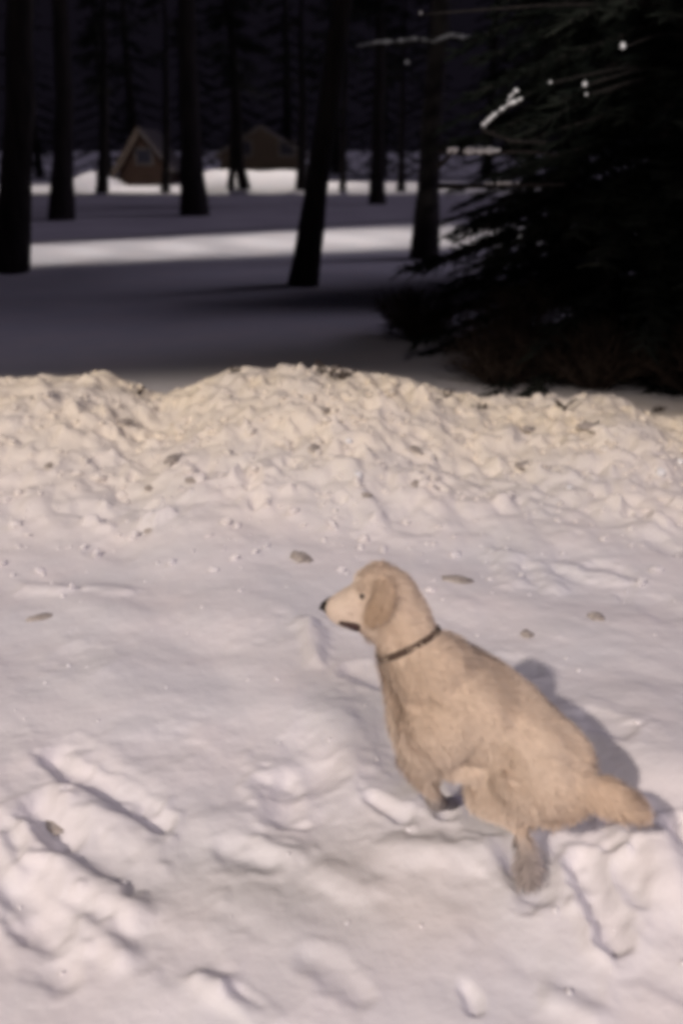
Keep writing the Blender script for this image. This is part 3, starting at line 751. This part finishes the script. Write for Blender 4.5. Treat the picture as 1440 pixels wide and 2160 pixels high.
rs = np.random.RandomState(3)
def fur(V, Nn, Fc, density, length, width, flow_fn, color_fn, keep=None):
    """returns verts, faces, colours of the skin plus short locks of hair growing from it"""
    tri = []
    for f in Fc:
        for k in range(1, len(f) - 1): tri.append((f[0], f[k], f[k + 1]))
    tri = np.array(tri); a, b_, c = V[tri[:, 0]], V[tri[:, 1]], V[tri[:, 2]]
    area = .5 * np.linalg.norm(np.cross(b_ - a, c - a), axis=1)
    n = int(area.sum() * density); pick = rs.choice(len(tri), n, p=area / area.sum())
    u = rs.rand(n, 1); v = rs.rand(n, 1); sw = (u + v) > 1; u = np.where(sw, 1 - u, u); v = np.where(sw, 1 - v, v)
    p = a[pick] * (1 - u - v) + b_[pick] * u + c[pick] * v
    nn = Nn[tri[pick, 0]]
    fl = flow_fn(p); fl = fl - (fl * nn).sum(1, keepdims=True) * nn; fl /= np.linalg.norm(fl, axis=1, keepdims=True) + 1e-9
    # clumping: smooth pseudo-random sideways swirl
    sw = np.cross(nn, fl); ph = np.sin(p[:, 0] * 61 + p[:, 2] * 37) + np.sin(p[:, 1] * 53 - p[:, 2] * 71 + 1.3)
    d = fl + .42 * nn * (1 + .3 * ph[:, None]) + .30 * sw * ph[:, None] + rs.normal(0, .20, (n, 3)); d /= np.linalg.norm(d, axis=1, keepdims=True)
    Ls = length(p)[:, None] * rs.uniform(.6, 1.2, (n, 1)); side = np.cross(d, nn); side /= np.linalg.norm(side, axis=1, keepdims=True) + 1e-9
    side = side * width
    droop = np.array([[0, 0, -1.0]]) * Ls * .18
    v0 = p - side - nn * .002; v1 = p + side - nn * .002; v2 = p + d * Ls * .55 + side * .75; v3 = p + d * Ls * .55 - side * .75; v4 = p + d * Ls + droop
    SV = np.stack([v0, v1, v2, v3, v4], 1).reshape(-1, 3); o = len(V); k = np.arange(n) * 5 + o
    SF = [(i, i + 1, i + 2, i + 3) for i in k.tolist()] + [(i + 3, i + 2, i + 4) for i in k.tolist()]
    cb = color_fn(V, 1.0); cs = color_fn(p, 1.0) * rs.uniform(.92, 1.07, (n, 1)); cs = np.repeat(cs, 5, axis=0)
    return np.vstack([V, SV]), list(Fc) + SF, np.vstack([cb, cs])
def mkfur(name, data, parent, label=None, local_parent=None):
    VV, FF, CC = data
    o = mesh_obj(name, VV, FF, M_fur, parent, True)
    at = o.data.attributes.new('coat', 'FLOAT_COLOR', 'POINT')
    at.data.foreach_set('color', np.hstack([np.clip(CC, 0, 1), np.ones((len(CC), 1))]).ravel())
    return o
back = np.array(-FWD)
def flow_body(p):
    legs = np.clip((.30 - p[:, 2]) / .1, 0, 1)[:, None]
    head = np.clip((p[:, 2] - .60) / .08, 0, 1)[:, None]
    f = back[None] * (1 - legs) * (1 - head) + np.array([[0, 0, -1.]]) * (.55 + legs) + head * (-np.array(HF)[None] + np.array([[0, 0, -.3]]))
    return f
tb = np.array(tl[1]); snout = np.array(P(735, 1285, .70))
def len_body(p):
    L = np.full(len(p), .031)
    L = np.where(p[:, 2] < .20, .012, L)
    h = np.clip((p[:, 2] - .62) / .06, 0, 1); L = L * (1 - h) + .020 * h
    ds = np.linalg.norm(p - snout, axis=1); L = np.where(ds < .075, .006, L)
    rel_ = (p - tb) @ np.array((tl[-1] - tl[1]).normalized()); L = np.where(rel_ > .0, .045, L)
    return L
cream = np.array([.735, .615, .505]); gold = np.array([.60, .465, .345]); rust = np.array([.52, .37, .25]); pale = np.array([.64, .54, .45])
spine_dir = np.array((chest - pel).normalized()); pe = np.array(pel)
def col_body(p, k):
    rel_ = p - pe
    hgt = .6 * np.clip((p[:, 2] - .42) / .14, 0, 1)[:, None]
    nz = (np.sin(p[:, 0] * 23 + 1) * np.sin(p[:, 1] * 19 + 2) * np.sin(p[:, 2] * 27))[:, None] * .5 + .5
    c = cream * (1 - hgt * .8) + gold * hgt * .8
    c = c * (1 - .25 * nz) + gold * .25 * nz
    ds = np.linalg.norm(p - snout, axis=1)[:, None]; m = np.clip(1.3 - ds / .09, 0, 1); c = c * (1 - m) + pale * m
    th = np.linalg.norm(p - np.array(P(845, 1370, .57)), axis=1)[:, None]; m = np.clip(1.2 - th / .10, 0, 1) * .5; c = c * (1 - m) + pale * m
    f = np.clip(-(rel_ @ spine_dir - .0) / .12, 0, 1)[:, None] * .5; c = c * (1 - f) + rust * 1.1 * f      # redder breech and tail
    w = np.clip((.15 - p[:, 2]) / .05, 0, 1)[:, None] * .85       # fur greyer towards the feet
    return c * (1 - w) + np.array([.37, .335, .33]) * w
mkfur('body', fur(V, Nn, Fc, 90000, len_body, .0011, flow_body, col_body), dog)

# ears: hanging flaps
from mathutils.bvhtree import BVHTree
bv = BVHTree.FromPolygons([tuple(v) for v in V.tolist()], Fc)
def on_dog(px, py):
    h = bv.ray_cast(Vector((0, 0, CAMH)), ray(px, py).normalized()); return h[0] if h[0] else P(px, py, .72)
def ear(pts, rads, nrm, name='ear'):
    mb = MB(); nrm = nrm.normalized()
    for i in range(len(pts) - 1):
        for k in range(8):
            t = k / 8; p = pts[i].lerp(pts[i + 1], t); r = rads[i] + (rads[i + 1] - rads[i]) * t
            M_ = [(v - nrm * (v.dot(nrm) * .72)) * r for v in ICO_V]
            mb.add([p + v for v in M_], ICO_F)
    v, n_, f = skin(mb, .005, 3)
    return mkfur(name, fur(v, n_, f, 120000, lambda p: np.full(len(p), .028), .001, lambda p: np.tile(np.array([[0.1, 0, -1.]]), (len(p), 1)), lambda p, k: (lambda w: gold * (1 - w) + (rust * .6 + gold * .3) * w)(np.clip((.80 - p[:, 2:3]) / .05, 0, 1))), dog)
UP = Vector((0, 0, 1)); HS = HF.cross(UP).normalized()
if HS.y > 0: HS = -HS            # side of the head which faces the camera
sk = P(808, 1262, .73)
def out(px, py, d): q = on_dog(px, py); return q - (q - Vector((0, 0, CAMH))).normalized() * d
e0 = out(812, 1228, .002); e1 = out(812, 1254, .010); e2 = out(798, 1280, .012); e3 = out(778, 1304, .008)
ear([e0, e1, e2, e3], [.020, .027, .025, .012], Vector((0, 0, CAMH)) - e1)
def mir(p): d = (p - skull).dot(HS); return p - HS * 2 * d
ear([mir(e0), mir(e1), mir(e2), mir(e3)], [.020, .027, .025, .012], -HS + UP * .3)
# nose, eyes, mouth
nb_ = MB(); blob(nb_, P(696, 1279, .700), .0225, 4, .9, 3); nb_.build('nose', M_nose, dog, True)
e_near = on_dog(764, 1258); ce = e_near - (e_near - Vector((0, 0, CAMH))).normalized() * .0015
for s_, c in ((1, ce), (-1, mir(ce))):
    m = MB(); m.add([c + v * .0075 for v in ICO_V], ICO_F); m.build('eye', M_eye, dog, True)
m = MB()
for t in range(9):
    q = on_dog(722 + 30 * t / 8, 1314 + 9 * t / 8) ; m.add([q + Vector((v.x * .010, v.y * .010, v.z * (.007 + .006 * t / 8))) for v in ICO_V], ICO_F)
v, n_, f = skin(m, .003, 2); mesh_obj('mouth', v, f, M_mouth, dog, True)
# collar round the neck
c0 = P(872, 1350, .615); ad = (P(842, 1300, .68) - P(905, 1420, .55)).normalized()
a_ = ad.cross(UP).normalized(); b_ = ad.cross(a_).normalized(); m = MB(); n = 48
rad = []
for k in range(n):
    t = 2 * math.pi * k / n; d = a_ * math.cos(t) + b_ * math.sin(t)
    h = bv.ray_cast(c0 + d * .25, -d); r = (h[0] - c0).length if h[0] else .09
    rad.append(min(r, .125))
rad = [sum(rad[(k + j) % n] for j in (-2, -1, 0, 1, 2)) / 5 for k in range(n)]
for k in range(n):
    t = 2 * math.pi * k / n; d = a_ * math.cos(t) + b_ * math.sin(t)
    for (dr, dh) in ((.002, -.008), (.0085, -.008), (.0085, .008), (.002, .008)): m.v.append(tuple(c0 + d * (rad[k] + dr) + ad * dh))
for k in range(n):
    k2 = (k + 1) % n
    for j in range(4): m.f.append((k * 4 + j, k * 4 + (j + 1) % 4, k2 * 4 + (j + 1) % 4, k2 * 4 + j))
col_ = m.build('collar', M_collar, dog)
print('FWD', FWD, 'body verts', len(V), 'gf', gf, 'gh', gh, 'pel', pel, 'chest', chest)
